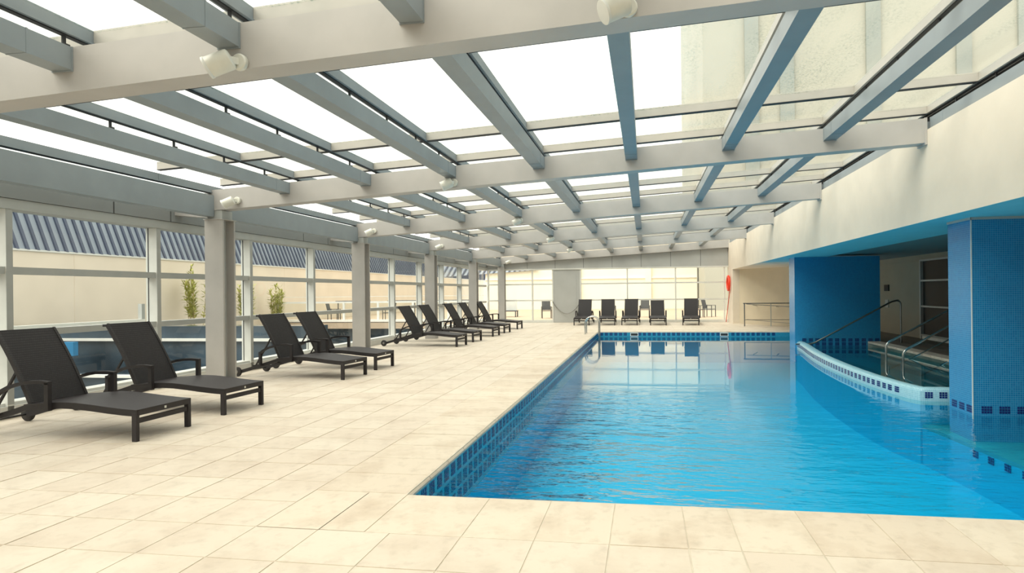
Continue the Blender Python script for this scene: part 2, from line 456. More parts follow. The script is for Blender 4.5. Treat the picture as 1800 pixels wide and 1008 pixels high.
# navy 3x3 mosaic blocks
def block_mesh(wd, ht, nx=3, nz=3):
    b = MB(); g = .0035
    for i in range(nx):
        for j in range(nz):
            b.box(-wd / 2 + wd * i / nx + g, -wd / 2 + wd * (i + 1) / nx - g, -.004, 0, ht * j / nz + g, ht * (j + 1) / nz - g)
    return b.mesh('mosaic_block', M['navy'])
bk = block_mesh(.115, .115)
y = PY0 + .12
while y < PY1 - .05:
    for z0 in (-.175, -.325, -.47) if y < 9 else (-.175, -.325):
        inst(bk, 'mosaic_block', pool, (PX0, y, z0), (0, 0, PI / 2))
    y += .178 if y < 14 else .178
x = PX0 + .12
while x < 4.6:
    if min(abs(x + .426), abs(x - 2.845)) > .16:
        inst(bk, 'mosaic_block', pool, (x, PY1, -.165), (0, 0, 0))
    x += .178
for X in (-.426, 2.845):
    sk = MB()
    sk.box(X - .15, X + .15, PY1 - .012, PY1 - .002, -.185, -.165).box(X - .15, X + .15, PY1 - .012, PY1 - .002, -.075, -.055)
    sk.box(X - .15, X - .125, PY1 - .012, PY1 - .002, -.165, -.075).box(X + .125, X + .15, PY1 - .012, PY1 - .002, -.165, -.075)
    s_ = sk.build('skimmer_frame', M['white'], pool)
    MB().box(X - .125, X + .125, PY1 - .008, PY1 - .001, -.165, -.075).build('skimmer_opening', M['dark'], s_)
# water surface
n = MB(); n.v = [(PX0, PY0, WZ), (PXR, PY0, WZ), (PXR, PY1, WZ), (PX0, PY1, WZ)]; n.f = [(0, 1, 2, 3)]
wt = n.build('water', M['water'], pool)

# ---- spa bay: raised curved rim, inner basin
curve = [(4.34, 17.71), (4.27, 16.9), (4.12, 15.8), (3.99, 14.7), (3.905, 13.6), (3.86, 12.6), (3.845, 11.6), (3.87, 10.8), (3.93, 10.1), (4.02, 9.62)]
def offs(c, d):
    out = []
    for i, (x, y) in enumerate(c):
        a = c[max(0, i - 1)]; b = c[min(len(c) - 1, i + 1)]; dx, dy = b[0] - a[0], b[1] - a[1]; L = math.hypot(dx, dy)
        out.append((x - dy / L * d, y + dx / L * d))
    return out
# path of the outer face: curve then the front run along +x
def resample(c, step):
    out = [c[0]]; acc = 0
    for a, b in zip(c, c[1:]):
        L = math.hypot(b[0] - a[0], b[1] - a[1]); t = step - acc
        while t <= L:
            out.append((a[0] + (b[0] - a[0]) * t / L, a[1] + (b[1] - a[1]) * t / L)); t += step
        acc = (acc + L) % step
    return out
spa = struct('spa', label='raised shallow spa bay with aqua mosaic rim')
path = curve + [(4.09, 9.47), (4.22, 9.44), (8.1, 9.44)]
rim = MB(); k = len(path)
prof = [(0, -.26), (0, -.06), (.02, -.025), (.05, -.008), (.10, -.0), (.16, -.006), (.20, -.02), (.215, -.06), (.215, -.26)]
rings = [offs(path, p[0]) for p in prof]
for i in range(k):
    for q, (d, z) in enumerate(prof): rim.v.append((rings[q][i][0], rings[q][i][1], z))
m = len(prof)
for i in range(k - 1):
    for q in range(m - 1): rim.f.append((i * m + q, i * m + q + 1, (i + 1) * m + q + 1, (i + 1) * m + q))
rim.build('rim', M['rim'], spa, True)
rim2 = MB(); o1 = offs(path, .0); o2 = offs(path, .215)
for i in range(k):
    for (px, py), z in ((o1[i], -1.45), (o1[i], -.26), (o2[i], -.26), (o2[i], -1.45)): rim2.v.append((px, py, z))
for i in range(k - 1):
    for q in range(3): rim2.f.append((i * 4 + q, i * 4 + q + 1, i * 4 + q + 5, i * 4 + q + 4))
rim2.build('rim_base', M['basin'], spa)
bk2 = block_mesh(.115, .095)
pts = resample(curve, .19)
for a, b in zip(pts, pts[1:]):
    ang = math.atan2(b[1] - a[1], b[0] - a[0])
    if a[1] < 17.55: inst(bk2, 'mosaic_block', spa, (a[0] - .001, a[1], -.155), (0, 0, ang))
for i in range(12):
    inst(bk2, 'mosaic_block', spa, (4.20 + .20 * i, 9.439, -.155), (0, 0, 0))
inner = offs(path, .21)
inb = [(x, y) for x, y in inner[:-1]] + [(6.3, 9.65), (6.3, 17.71)]
MB().prism(inb, -.62, -.55).build('spa_floor', M['spa_floor'], spa)
n = MB(); n.v = [(x, y, -.13) for x, y in inb]; n.f = [tuple(range(len(inb)))]
n.build('spa_water', M['spa_water'], spa)
# steps down from the inner deck
for i, (a, z) in enumerate(((6.0, -.22), (5.7, -.36))):
    MB().box(a, 6.3, 9.7, 17.7, -.55, z).build('step', M['ledge'], spa)
y = 9.5
while y < 17.6:
    b = MB().box(6.28, 6.62, y + .004, y + .446, -.06, .0); b.build('coping_stone', M['coping'], spa, bevel=.008); y += .45
# submerged ledge below pillar and rim
lp = [(8.09, 4.2), (4.5, 4.2), (4.36, 6.0), (4.22, 8.0), (4.10, 9.42), (8.09, 9.42)]
MB().prism(lp, -1.45, -.60).build('ledge_body', M['basin'], pool)
MB().prism(lp, -.599, -.55).build('underwater_ledge', M['ledge'], pool)
for i in range(11):
    yy = 5.2 + .3 * i
    inst(bk2, 'mosaic_block', pool, (4.22 + (8 - yy) * .07 - .006, yy, -.70), (0, 0, -PI / 2 + .07))

# ---- piers standing in the water
def pier(name, x0, x1, y0, y1, label, cat='pillar'):
    t = thing(name, label, cat, (0, 0, 0))
    MB().box(x0, x1, y0, y1, -.6, SOF).build('pier_body', M['mosaic_blue'] if cat == 'pillar' else M['mosaic_wall'], t)
    return t
pl = pier('tiled_pillar', 4.30, 6.1, 8.45, 9.05, 'wide blue mosaic pillar standing in the pool at the right edge')
MB().box(4.288, 6.1, 8.436, 8.449, SOF - .035, SOF - .001).box(4.286, 4.299, 8.436, 9.05, SOF - .035, SOF - .001).build('top_trim', M['alu_grey'], pl)
MB().box(4.294, 4.306, 8.444, 8.456, -.25, SOF - .04).build('corner_trim', M['alu'], pl)
bk3 = block_mesh(.135, .10, 4, 3)
for i in range(8): inst(bk3, 'mosaic_block', pl, (4.47 + .216 * i, 8.449, -.175))
for i in range(3): inst(bk3, 'mosaic_block', pl, (4.299, 8.53 + .19 * i, -.175), (0, 0, -PI / 2))
bw = pier('tiled_wall_pier', 4.30, 6.62, 17.71, 18.35, 'deep blue mosaic wall block behind the spa, between white opening and dark lobby', 'wall')
MB().box(4.296, 4.2995, 17.712, 18.35, WZ - .1, SOF).build('side_facing', M['mosaic_blue'], bw)
for z in (-.115, .0):
    for i in range(12): inst(bk2, 'mosaic_block', bw, (4.55 + .18 * i, 17.709, z - .01))

# ---- right side walls, soffits and inner rooms
rw = struct('wall_right', MB().hexa([(RX, -5, SOF), (RX + .3, -5, SOF), (RX + .3, 27.0, SOF), (RX, 27.0, SOF),
            (RX, -5, 3.70), (RX + .3, -5, 3.70), (RX + .3, 27.0, 3.70), (RX, 27.0, 3.70)]), M['plaster'], 'cream plaster wall above the pool opening')
MB().box(RX, RX + .3, 27.0, 28.6, 0, 3.70).build('end_pier', M['plaster'], rw)
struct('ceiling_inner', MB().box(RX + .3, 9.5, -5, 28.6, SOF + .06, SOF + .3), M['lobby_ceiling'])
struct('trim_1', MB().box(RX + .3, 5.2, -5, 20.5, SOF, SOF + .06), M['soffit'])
struct('trim_3', MB().box(RX + .3, 6.3, 20.5, 27.0, SOF, SOF + .06), M['plaster'])
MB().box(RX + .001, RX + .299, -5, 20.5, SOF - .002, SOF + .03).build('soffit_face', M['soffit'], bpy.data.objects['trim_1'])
struct('wall_ramp', MB().hexa([(RX + .3, 27.0, 0), (6.3, 24.4, 0), (6.3, 24.6, 0), (RX + .3, 27.2, 0),
        (RX + .3, 27.0, SOF + .06), (6.3, 24.4, SOF + .06), (6.3, 24.6, SOF + .06), (RX + .3, 27.2, SOF + .06)]), M['inner_wall'])
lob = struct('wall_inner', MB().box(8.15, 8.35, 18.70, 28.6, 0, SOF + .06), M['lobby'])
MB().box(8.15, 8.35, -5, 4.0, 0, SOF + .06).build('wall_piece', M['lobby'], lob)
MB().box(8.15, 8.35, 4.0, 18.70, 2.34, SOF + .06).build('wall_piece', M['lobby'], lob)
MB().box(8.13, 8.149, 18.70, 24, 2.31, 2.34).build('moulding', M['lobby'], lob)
struct('wall_lobby_back', MB().box(6.3, 8.35, 24.4, 24.6, 0, SOF + .06), M['inner_wall'])
win = struct('window_1')
for z in (.09, .94, 1.70, 2.30): MB().box(8.10, 8.16, 4.0, 18.70, z, z + .05).build('transom', M['alu_grey'], win)
for y in (18.64, 16.4, 14.1, 11.8, 9.5, 7.2, 4.9): MB().box(8.09, 8.17, y, y + .06, .0, 2.34).build('mullion', M['alu_grey'], win)
MB().box(8.12, 8.18, 4.0, 18.70, 0, .09).build('sill', M['white'], win)
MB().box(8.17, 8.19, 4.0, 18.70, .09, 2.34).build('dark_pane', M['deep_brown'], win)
fi = struct('floor_inner', MB().box(6.62, 8.4, 9.5, 24.4, -.3, -.012), M['grout'])
MB().box(6.28, 8.4, 17.7, 22.0, -.3, -.013).build('deck_base', M['grout'], fi)
for i in range(4):
    for j in range(29):
        inst_y = 9.5 + j * .45
        MB().box(6.63 + i * .45, 7.07 + i * .45, inst_y, inst_y + .44, -.03, 0).build('tile', M['darkfloor'], fi) if 6.63 + i * .45 < 8.1 and inst_y > 11 else None
MB().box(8.0, 8.15, 21.1, 21.2, .9, .95)
tag(MB().box(8.11, 8.149, 21.0, 21.35, 1.42, 1.63).build('wall_box', M['dark']), 'small black box on the cream lobby wall beside the blue wall', 'box')
tag(MB().box(8.12, 8.149, 21.05, 21.3, .86, 1.12).build('wall_plate', M['alu_grey']), 'small grey plate below the black box on the lobby wall', 'plate')
struct('wall_near', MB().box(GX - .3, 9.5, -5.3, -5, -.3, 4.2), M['plaster'])

# ---- left glazed wall
wl = struct('wall_left', label='long glazed wall of aluminium frames on the left')
mul = [6.2268 + 2.2501 * n_ for n_ in range(-5, 10)]
GP = GX - .17
mm_ = MB().box(0, -.20, -.075, 0, 0, 2.61).mesh('mullion', M['alu'])
mf_ = MB().box(.002, -.004, -.0755, .0005, .17, 2.61).mesh('mullion_face', M['alu_grey'])
mg_ = MB().box(-.150, -.165, -.079, -.075, .17, 2.61).mesh('gasket', M['dark'])
for ym in mul:
    o = inst(mm_, 'mullion', wl, (GX, ym, 0)); inst(mf_, 'face_cap', o, (0, 0, 0)); inst(mg_, 'gasket', o, (0, 0, 0))
def hbar(z0, z1, name, x=GX - .02, mat='alu_grey'):
    ys = [-5] + mul + [FY]
    for a, b in zip(ys, ys[1:]):
        MB().box(x, x - .16, a + .001, b - .077, z0, z1).build(name, M[mat], wl)
hbar(1.80, 1.89, 'transom'); hbar(1.005, 1.093, 'transom')
MB().box(GX + .01, GX - .26, -5, FY, 2.612, 2.74).build('header', M['alu_grey'], wl)
MB().box(GX + .0, GX - .26, -5, FY, 0, .15).build('sill', M['alu'], wl)
MB().box(GX - .04, GX - .26, -5, FY, .15, .19).build('sill_cap', M['alu'], wl)
ys = [-5] + mul + [FY]
for a, b in zip(ys, ys[1:]):
    for z0, z1 in ((.19, 1.005), (1.093, 1.80), (1.89, 2.612)):
        MB().box(GP, GP - .008, a + .004, b - .079, z0, z1).build('glass_pane', M['glass'], wl)
ys = [-5]
k = -3
while k < 5:
    ys += [7.61 + 4.846 * k, 8.66 + 4.846 * k]; k += 1
ys = sorted([v for v in ys if -5 <= v < FY]) + [FY]
for a, b in zip(ys, ys[1:]):
    MB().box(GX + .03, GX - .2, a + .012, b - .012, 2.745, 3.25).build('fascia_panel', M['fascia'], wl)
MB().box(GX + .01, GX - .22, -5, FY, 2.745, 3.24).build('fascia_backing', M['dark'], wl)
struct('trim_2', MB().box(GX - .2, -7.18, -5, 28.2, 3.31, 3.318), M['glass'])

# ---- far glazed wall with solid door panel
wf = struct('wall_far', label='glazed far wall with grey panel door')
xm = [-7.84, -5.58, -4.55, -3.17, -.89, 1.41, 3.68]
for x in xm:
    MB().box(x, x + .06, FY, FY + .16, 0, 2.60).build('mullion', M['alu'], wf)
for a, b in zip(xm, xm[1:] + [RX]):
    if a == -4.55: continue
    for z in (1.86, 1.06): MB().box(a + .06, b, FY + .02, FY + .12, z, z + .07).build('transom', M['alu'], wf)
    MB().box(a + .06, b, FY, FY + .16, 0, .12).build('sill', M['alu'], wf)
    for z0, z1 in ((.12, 1.06), (1.13, 1.86), (1.93, 2.60)):
        MB().box(a + .06, b, FY + .08, FY + .088, z0, z1).build('glass_pane', M['glass'], wf)
MB().box(GX, RX, FY - .03, FY + .2, 2.60, 2.67).build('header', M['alu'], wf)
dn = struct('door_1', label='flat grey solid door panel in the far wall')
MB().box(-4.49, -3.17, FY + .02, FY + .10, 0, 2.60).build('door_leaf', M['panel'], dn)
MB().box(-3.36, -3.345, FY + .012, FY + .02, 0, 2.60).build('joint', M['alu_grey'], dn)
xs = [GX] + [-5.785 + 1.4 * i for i in range(-1, 7)] + [RX]
for a, b in zip(xs, xs[1:]):
    MB().slope(a + .008, b - .008, FY - .02, FY + .03, lambda x: 2.67, lambda x: zb(x) + .02).build('fascia_panel', M['panel'], wf)
MB().slope(GX, RX, FY + .0, FY + .05, lambda x: 2.67, lambda x: zb(x) + .34).build('fascia_backing', M['dark'], wf)

# ---- columns
def column(Y, label, front=True):
    t = thing('steel_column', label, 'column', (-7.06, Y, 0), 0, 'steel columns along the glazed left wall')
    w2, d = .165, .30
    MB().box(-w2, w2, -.15, -.115, .0, 2.76).build('flange', M['beam'], t)
    MB().box(-w2, w2, .115, .15, .0, 2.76).build('flange', M['beam'], t)
    MB().box(-.02, .02, -.115, .115, .0, 2.76).build('web', M['alu_grey'], t)
    MB().box(-w2 - .012, w2 + .012, -.162, .162, 2.76, 2.775).build('cap_plate', M['beam'], t)
    MB().box(-w2 + .03, w2 - .03, -.12, .12, 2.775, 2.915).build('neck', M['alu_grey'], t)
    MB().box(-w2 - .006, w2 + .006, -.156, .156, 0, .11).build('base_shoe', M['beam'], t)
    return t
names = ['beside the camera', 'nearest steel column, behind the second black lounger', 'second steel column from the camera, right of the second pair of loungers',
         'third steel column from the camera, behind the third pair of loungers', 'fourth steel column from the camera, standing among the far left loungers',
         'farthest steel column, nearest the far glazed wall']
for i in range(5):
    column(BEAMS[3 + i] + .13, names[i + 1])
column(BEAMS[2] + .13, 'grey steel column just outside the left edge of the frame')

# ---- roof beams, purlins, skylight
PUR = [-5.785 + 1.4 * i for i in range(8)]     # purlin centre lines; the last lies on the right wall
PUR[7] = 4.02
blab = ['hidden', 'hidden', 'largest pale steel roof beam crossing overhead in the foreground', 'second pale roof beam, landing on the nearest column',
        'third pale roof beam from the camera, landing on the second column', 'fourth pale roof beam from the camera',
        'fifth pale roof beam from the camera', 'last and smallest roof beam above the far glazed wall']
for i, Y in enumerate(BEAMS):
    if i < 2: lab = ['rearmost pale roof beam behind the camera', 'pale roof beam just behind the camera'][i]
    else: lab = blab[i]
    t = thing('roof_beam', lab, 'beam', (0, 0, 0), 0, 'sloping steel roof beams')
    MB().slope(-7.2, RX, Y, Y + .21, zb, zt).build('beam_body', M['beam'], t)
    st = MB(); st.hexa([(GX + .03, Y + .02, 2.86), (-7.2, Y + .02, 2.80), (-7.2, Y + .19, 2.80), (GX + .03, Y + .19, 2.86),
                        (GX + .03, Y + .02, 3.1), (-7.2, Y + .02, 3.22), (-7.2, Y + .19, 3.22), (GX + .03, Y + .19, 3.1)])
    st.build('outrigger', M['beam'], t)
    if Y > -1:
        MB().box(RX - .03, RX - .001, Y - .02, Y + .23, zb(RX) - .03, zt(RX) + .005).build('wall_plate', M['beam'], t)
roof = struct('ceiling', label='glass roof of pale framed panes above the steel purlins')
for i, (a, b) in enumerate(zip(BEAMS, BEAMS[1:])):
    y0, y1 = a + .21, b
    for x in PUR:
        p = MB().slope(x - .085, x + .085, y0, y1, lambda q: zb(x) + .165, lambda q: zt(x))
        for yy in (y1 - .34,): p.slope(x - .088, x + .088, yy, yy + .012, lambda q: zb(x) + .162, lambda q: zt(x) + .003)
        p.slope(x - .09, x + .09, y1 - .014, y1 - .001, lambda q: zb(x) + .155, lambda q: zt(x) + .003)
        p.build('purlin', M['purlin'], roof)
    # eave member along the columns
    MB().box(-7.22, -7.06, y0, y1, 2.81, 3.16).build('eave_beam', M['purlin'], roof)
GZ0, GZ1 = .115, .225       # glazing bar depth above purlin top
xb = [-7.14] + PUR
ycb = sorted([5.05 + 4.846 * k for k in range(-2, 5)] + [7.66 + 4.846 * k for k in range(-3, 5)] + [8.95 + 4.846 * k for k in range(-3, 4)])
ycb = [v for v in ycb if v < 28.2] + [28.3]
Y0 = ycb[0]
for x in xb:
    for a, b in zip(ycb, ycb[1:]):
        z = zt(x) - (.155 if x < -7 else 0)
        r_ = MB().box(x - .035, x + .035, a, b - .004, z + GZ0, z + GZ1)
        r_.box(x - .05, x + .05, a, b - .004, z + GZ0 - .004, z + GZ0 + .01)
        r_ = r_.build('glazing_bar', M['purlin' if x < 0 else 'roof_bar'], roof)  # left bars take the dark steel, shade of their visible sides as colour
        MB().box(x - .02, x + .02, a, b - .004, z + GZ0 - .014, z + GZ0 - .004).build('gasket', M['dark'], r_)
for a, b in zip(xb, xb[1:]):
    for yy in ycb:
        f0 = lambda q: zt(q) + GZ0; f1 = lambda q: zt(q) + GZ1
        c_ = MB().slope(a + .036, b - .036, yy - .03, yy + .03, f0, f1)
        o = c_.build('cross_bar', M['roof_bar'], roof)
        MB().slope(a + .036, b - .036, yy - .036, yy + .036, lambda q: zt(q) + GZ0 - .008, lambda q: zt(q) + GZ0 - .0005).build('gasket', M['dark'], o)
    for y0, y1 in zip(ycb, ycb[1:]):
        MB().slope(a + .037, b - .037, y0 + .031, y1 - .031, lambda q: zt(q) + GZ1 - .02, lambda q: zt(q) + GZ1 - .01).build('glass_pane', M['roof_glass'], roof)
br = MB()
for x in PUR:
    y = Y0 + .3
    while y < 28:
        z = zt(x)
        br.box(x - .008, x + .008, y - .012, y + .012, z, z + GZ0)
        br.box(x - .02, x + .02, y - .018, y + .018, z, z + .014)
        br.box(x + .0, x + .035, y - .02, y + .02, z + .014, z + .034)
        y += .87
br.build('brackets', M['dark'], roof, kind='stuff')
MB().box(4.06, 4.3, -5, 28.5, 3.7, zt(4.1) + .1).build('edge_kerb', M['dark'], roof)

# ---- spotlights on beams
def spot_proto():
    t = thing('spotlight', 'x', 'spotlight')
    MB().lathe([(.055, 0), (.06, .01), (.06, .035), (.05, .045)], (0, 0, 0), (0, -1, 0)).build('mount', M['ivory'], t, True)
    MB().bar((0, -.03, 0), (-.03, -.10, -.01), .03, .05).build('arm', M['ivory'], t)
    ax = Vector((-.80, -.30, -.42)).normalized()
    c = Vector((-.07, -.12, -.035))
    h = MB().lathe([(.055, -.075), (.07, -.068), (.073, -.055), (.073, .085), (.07, .095)], c, ax, 24).build('housing', M['ivory'], t, True)
    MB().lathe([(.073, .085), (.077, .09), (.077, .105), (.06, .107)], c, ax, 24).build('front_ring', M['alu'], h, True)
    return t
sp0 = spot_proto()
SP = [(2, -2.887, .04, 'cylindrical ivory spotlight on the foreground beam, upper left'),
      (2, -.09, .055, 'cylindrical ivory spotlight cut by the top edge of the frame'),
      (3, -6.62, .12, 'round ivory spotlight above the nearest column'),
      (3, -2.92, .07, 'small spotlight under the second roof beam'),
      (4, -6.62, .12, 'small round spotlight above the second column'),
      (4, -2.92, .07, 'small spotlight on the third roof beam'),
      (5, -6.62, .12, 'small spotlight above the third column'),
      (5, -2.92, .07, 'tiny spotlight on the fourth roof beam'),
      (6, -2.92, .07, 'tiny spotlight on the fifth roof beam'),
      (7, -6.62, .10, 'tiny white camera-like lamp above the farthest column')]
for i, (b, x, dz, lab) in enumerate(SP):
    o = sp0 if i == 0 else copy_tree(sp0)
    o.location = (x, BEAMS[b] - .001, zb(x) + dz); o['label'] = lab; o['group'] = 'spotlights on the roof beams'
    if i == 2: o.rotation_euler = (0, 0, 0)

# ================================================================== LOUNGERS
def lounger():
    t = thing('sun_lounger', 'x', 'sun lounger')
    W = .335
    seatp = [(0, .325), (-.15, .332), (-.35, .348), (-.55, .368), (-.75, .384), (-.92, .388), (-1.08, .378), (-1.24, .362), (-1.40, .352)]
    MB().ribbon([(x, z + .004) for x, z in reversed(seatp)], -W - .017, W + .017, .014).build('seat', M['wicker'], t, True)
    rail = [(x, z - .006) for x, z in seatp] + [(-1.55, .30), (-1.75, .245), (-2.0, .175), (-2.24, .11)]
    for s in (-1, 1):
        b = MB().ribbon(rail[::-1], s * W - .022 if s > 0 else -W - .018, s * W + .018 if s > 0 else -W + .022, .058)
        b.build('side_rail', M['wicker_frame'], t, True)
        MB().box(-.058, 0, s * W - .02, s * W + .02, 0, .30).build('leg', M['wicker_frame'], t, bevel=.003)
    MB().box(-.05, .002, -W, W, .268, .324).build('foot_bar', M['wicker_frame'], t)
    MB().box(-.045, -.012, -W + .02, W - .02, .185, .235).build('stretcher', M['wicker_frame'], t)
    # backrest, slightly bowed, tilted
    bp = []
    L = .90; a = math.radians(60)
    for i in range(9):
        u = i / 8; bow = .035 * math.sin(PI * u)
        bp.append((-1.385 - math.cos(a) * L * u - math.sin(a) * bow * -1 * .6, .345 + math.sin(a) * L * u + math.cos(a) * bow * .6))
    bk_ = MB().ribbon([(x, z) for x, z in reversed(bp)], -W + .035, W - .035, -.035).build('backrest', M['wicker_back'], t, True)
    fr = MB()
    for s in (-1, 1): fr.ribbon([(x - .004, z) for x, z in reversed(bp)], s * (W - .035) - .014, s * (W - .035) + .014, -.045)
    fr.box(bp[-1][0] - .045, bp[-1][0] + .008, -W + .022, W - .022, bp[-1][1] - .02, bp[-1][1] + .012)
    fr.build('back_frame', M['wicker_frame'], t)
    # armrests with front and rear posts
    for s in (-1, 1):
        y0, y1 = (W + .018, W + .062) if s > 0 else (-W - .062, -W - .018)
        arm = [(-1.035, .612), (-1.15, .622), (-1.28, .618), (-1.42, .598), (-1.56, .560), (-1.68, .505), (-1.745, .45)]
        o = MB().ribbon(arm[::-1], y0, y1, .034).build('armrest', M['wicker_frame'], t, True)
        MB().box(-1.085, -1.035, y0, y1, .30, .60).build('arm_post', M['wicker_frame'], o)
        MB().box(-1.752, -1.708, y0, y1, .225, .47).build('arm_post', M['wicker_frame'], o)
    for s in (-1, 1):
        MB().bar((-1.60, s * .25, .72), (-1.93, s * .27, .20), .022, .022, (0, 1, 0)).build('support_strut', M['wicker_frame'], t)
    MB().bar((-1.93, -W, .20), (-1.93, W, .20), .03, .03).build('cross_bar', M['wicker_frame'], t)
    MB().tube([(-2.26, -.34, .088), (-2.26, .34, .088)], .012, 8).build('axle', M['rubber'], t)
    for s in (-1, 1):
        w_ = MB().lathe([(.070, 0), (.086, .006), (.088, .014), (.088, .032), (.084, .040), (.062, .044)], (-2.26, s * .335, .088), (0, s, 0), 28).build('wheel', M['rubber'], t, True)
        MB().lathe([(.032, .042), (.030, .050), (.012, .054)], (-2.26, s * .335, .088), (0, s, 0), 16).build('hub', M['steel_dull'], w_, True)
    MB().box(.002, .006, -.012, .012, .285, .31).build('clip', M['ivory'], t, label='small pale clip on the foot bar')
    return t
L0 = lounger()
LL = [(-5.19, 5.65, -1.5, 'black woven sun lounger, nearest to the camera at the left edge of the frame'),
      (-5.21, 6.95, -3, 'black woven lounger second from the camera, just before the nearest column'),
      (-5.19, 9.86, -7, 'dark lounger behind the nearest column, front one of the second pair'),
      (-5.22, 11.14, -4, 'dark lounger left of the second column, rear one of the second pair'),
      (-5.16, 15.95, -5, 'dark lounger right of the second column with four wheels showing, front of third pair'),
      (-5.15, 17.46, -5, 'dark lounger sixth from the camera, its back before the third column'),
      (-5.12, 19.66, -4, 'dark lounger seventh from the camera in the left row, between third and fourth columns'),
      (-5.11, 21.26, -4, 'dark lounger eighth in the left row, just before the fourth column'),
      (-5.12, 23.50, -4, 'farthest dark lounger of the left row, between fourth and fifth columns')]
for i, (x, y, r, lab) in enumerate(LL):
    o = L0 if i == 0 else copy_tree(L0)
    o.location = (x, y, 0); o.rotation_euler = (0, 0, math.radians(r)); o['label'] = lab; o['group'] = 'sun loungers along the left glazed wall'
FL = [(-2.834, 25.80, 0, 'grey brown lounger beside the solid door panel, leftmost of the far row'),
      (-1.69, 25.78, 2, 'grey brown lounger second from left in the far row, behind the ladder'),
      (-.709, 25.80, -2, 'grey brown lounger in the middle of the far row'),
      (.55, 25.72, 0, 'lower reclined lounger, fourth from left in the far row'),
      (1.93, 25.66, -5, 'slightly turned lounger, rightmost of the far row')]
for i, (x, y, r, lab) in enumerate(FL):
    o = copy_tree(L0); o.location = (x, y, 0); o.rotation_euler = (0, 0, math.radians(-90 + r)); o['label'] = lab
    o['group'] = 'sun loungers by the far wall'
    if i == 3:
        for ch in o.children:
            if ch.name.startswith(('backrest', 'back_frame')):
                R_ = Matrix.Translation((-1.385, 0, .345)) @ Matrix.Rotation(math.radians(-9), 4, 'Y') @ Matrix.Translation((1.385, 0, -.345))
                ch.matrix_local = R_

# ================================================================== RAILS
lad = thing('pool_ladder', 'chrome pool ladder with two arched rails at the far left pool corner', 'ladder')
for y in (20.45, 20.95):
    pts = [(-2.12, y, 0), (-2.12, y, .40)] + [(-2.12 + .24 - .24 * math.cos(a_), y, .40 + .22 * math.sin(a_)) for a_ in [PI * i / 10 for i in range(1, 10)]] + [(-1.64, y, .40), (-1.64, y, -.75)]
    MB().tube(pts, .022, 12).build('rail', M['steel'], lad, True)
    MB().lathe([(.045, 0), (.045, .012), (.024, .02)], (-2.12, y, 0), (0, 0, 1)).build('flange', M['steel'], lad, True)
for z in (-.35, -.60): MB().box(-1.68, -1.60, 20.45, 20.95, z, z + .03).build('tread', M['steel'], lad)

def bend(p, q, r, s, n=6):   # rounded corner at q between p and s
    p, q, s = Vector(p), Vector(q), Vector(s); a = q + (p - q).normalized() * r; b = q + (s - q).normalized() * r
    return [tuple(a * (1 - t) ** 2 + q * 2 * t * (1 - t) + b * t ** 2) for t in [i / n for i in range(n + 1)]]
def handrail(name, label, pts, r=.022, mat='steel_dull', rad=.12):
    out = [pts[0]]
    for i in range(1, len(pts) - 1): out += bend(pts[i - 1], pts[i], rad, pts[i + 1])
    out.append(pts[-1])
    return tag(MB().tube(out, r, 10).build(name, M[mat], None, True), label, 'handrail')
tag_l = handrail('handrail', 'long dark steel handrail rising past the blue wall and bending down to the deck',
                 [(4.20, 17.25, -.05), (4.65, 17.25, -.04), (6.80, 17.25, 1.17), (6.98, 17.25, 1.17), (6.98, 17.25, 0)], .024, 'steel_dull', .13)
h1 = thing('step_rail', 'steel handrail in the spa nearer the blue wall, left of the two', 'handrail')
for (y, x0, xt, sl, holder) in ((14.4, 5.50, 7.4, .562, h1),):
    pts = [(x0, y, -.55), (x0, y, .23), (xt, y, .23 + sl * (xt - x0)), (xt, y, 0)]
    out = [pts[0]] + bend(pts[0], pts[1], .1, pts[2]) + bend(pts[1], pts[2], .12, pts[3]) + [pts[3]]
    MB().tube(out, .023, 10).build('rail', M['steel'], h1, True)
    MB().tube([(x0 + .02, y + .02, -.40), (xt, y, .62)], .016, 8).build('lower_rail', M['steel'], h1, True)
h2 = thing('step_rail', 'steel handrail in the spa close to the big pillar, right of the two', 'handrail')
for (y, x0, xt, sl) in ((13.3, 5.42, 7.4, .59),):
    pts = [(x0, y, -.55), (x0, y, .16), (xt, y, .16 + sl * (xt - x0)), (xt, y, 0)]
    out = [pts[0]] + bend(pts[0], pts[1], .1, pts[2]) + bend(pts[1], pts[2], .12, pts[3]) + [pts[3]]
    MB().tube(out, .023, 10).build('rail', M['steel'], h2, True)
    MB().tube([(x0 + .3, y + .02, -.40), (xt, y, .62)], .016, 8).build('lower_rail', M['steel'], h2, True)
# ramp railings in the white opening
rr = thing('ramp_railing', 'thin dark double railing in front of the beige ramp wall', 'railing')
MB().bar((4.0, 24.9, .95), (6.25, 24.9, .95), .035, .035).build('top_rail', M['steel_dull'], rr)
MB().bar((4.05, 24.9, .27), (6.25, 24.9, .27), .02, .02).build('lower_rail', M['steel_dull'], rr)
MB().bar((4.05, 24.9, 0), (4.05, 24.9, .95), .04, .04, (0, 1, 0)).build('post', M['steel_dull'], rr)
for x in (5.1, 6.2): MB().bar((x, 24.9, 0), (x, 24.9, .95), .03, .03, (0, 1, 0)).build('post', M['alu_grey'], rr)
r2 = thing('wall_handrail', 'sloping handrail bracketed to the beige ramp wall', 'handrail')
MB().bar((4.3, 25.9, .90), (6.2, 24.35, .78), .035, .035).build('top_rail', M['steel_dull'], r2)
MB().bar((4.3, 25.9, .24), (6.2, 24.35, .10), .02, .02).build('lower_rail', M['steel_dull'], r2)
for u in (.12, .55, .95):
    x = 4.3 + 1.9 * u; y = 25.9 - 1.55 * u; z = .90 - .12 * u
    MB().bar((x, y, z - .03), (x + .30, y + .62, z - .08), .02, .02).build('bracket', M['steel_dull'], r2)

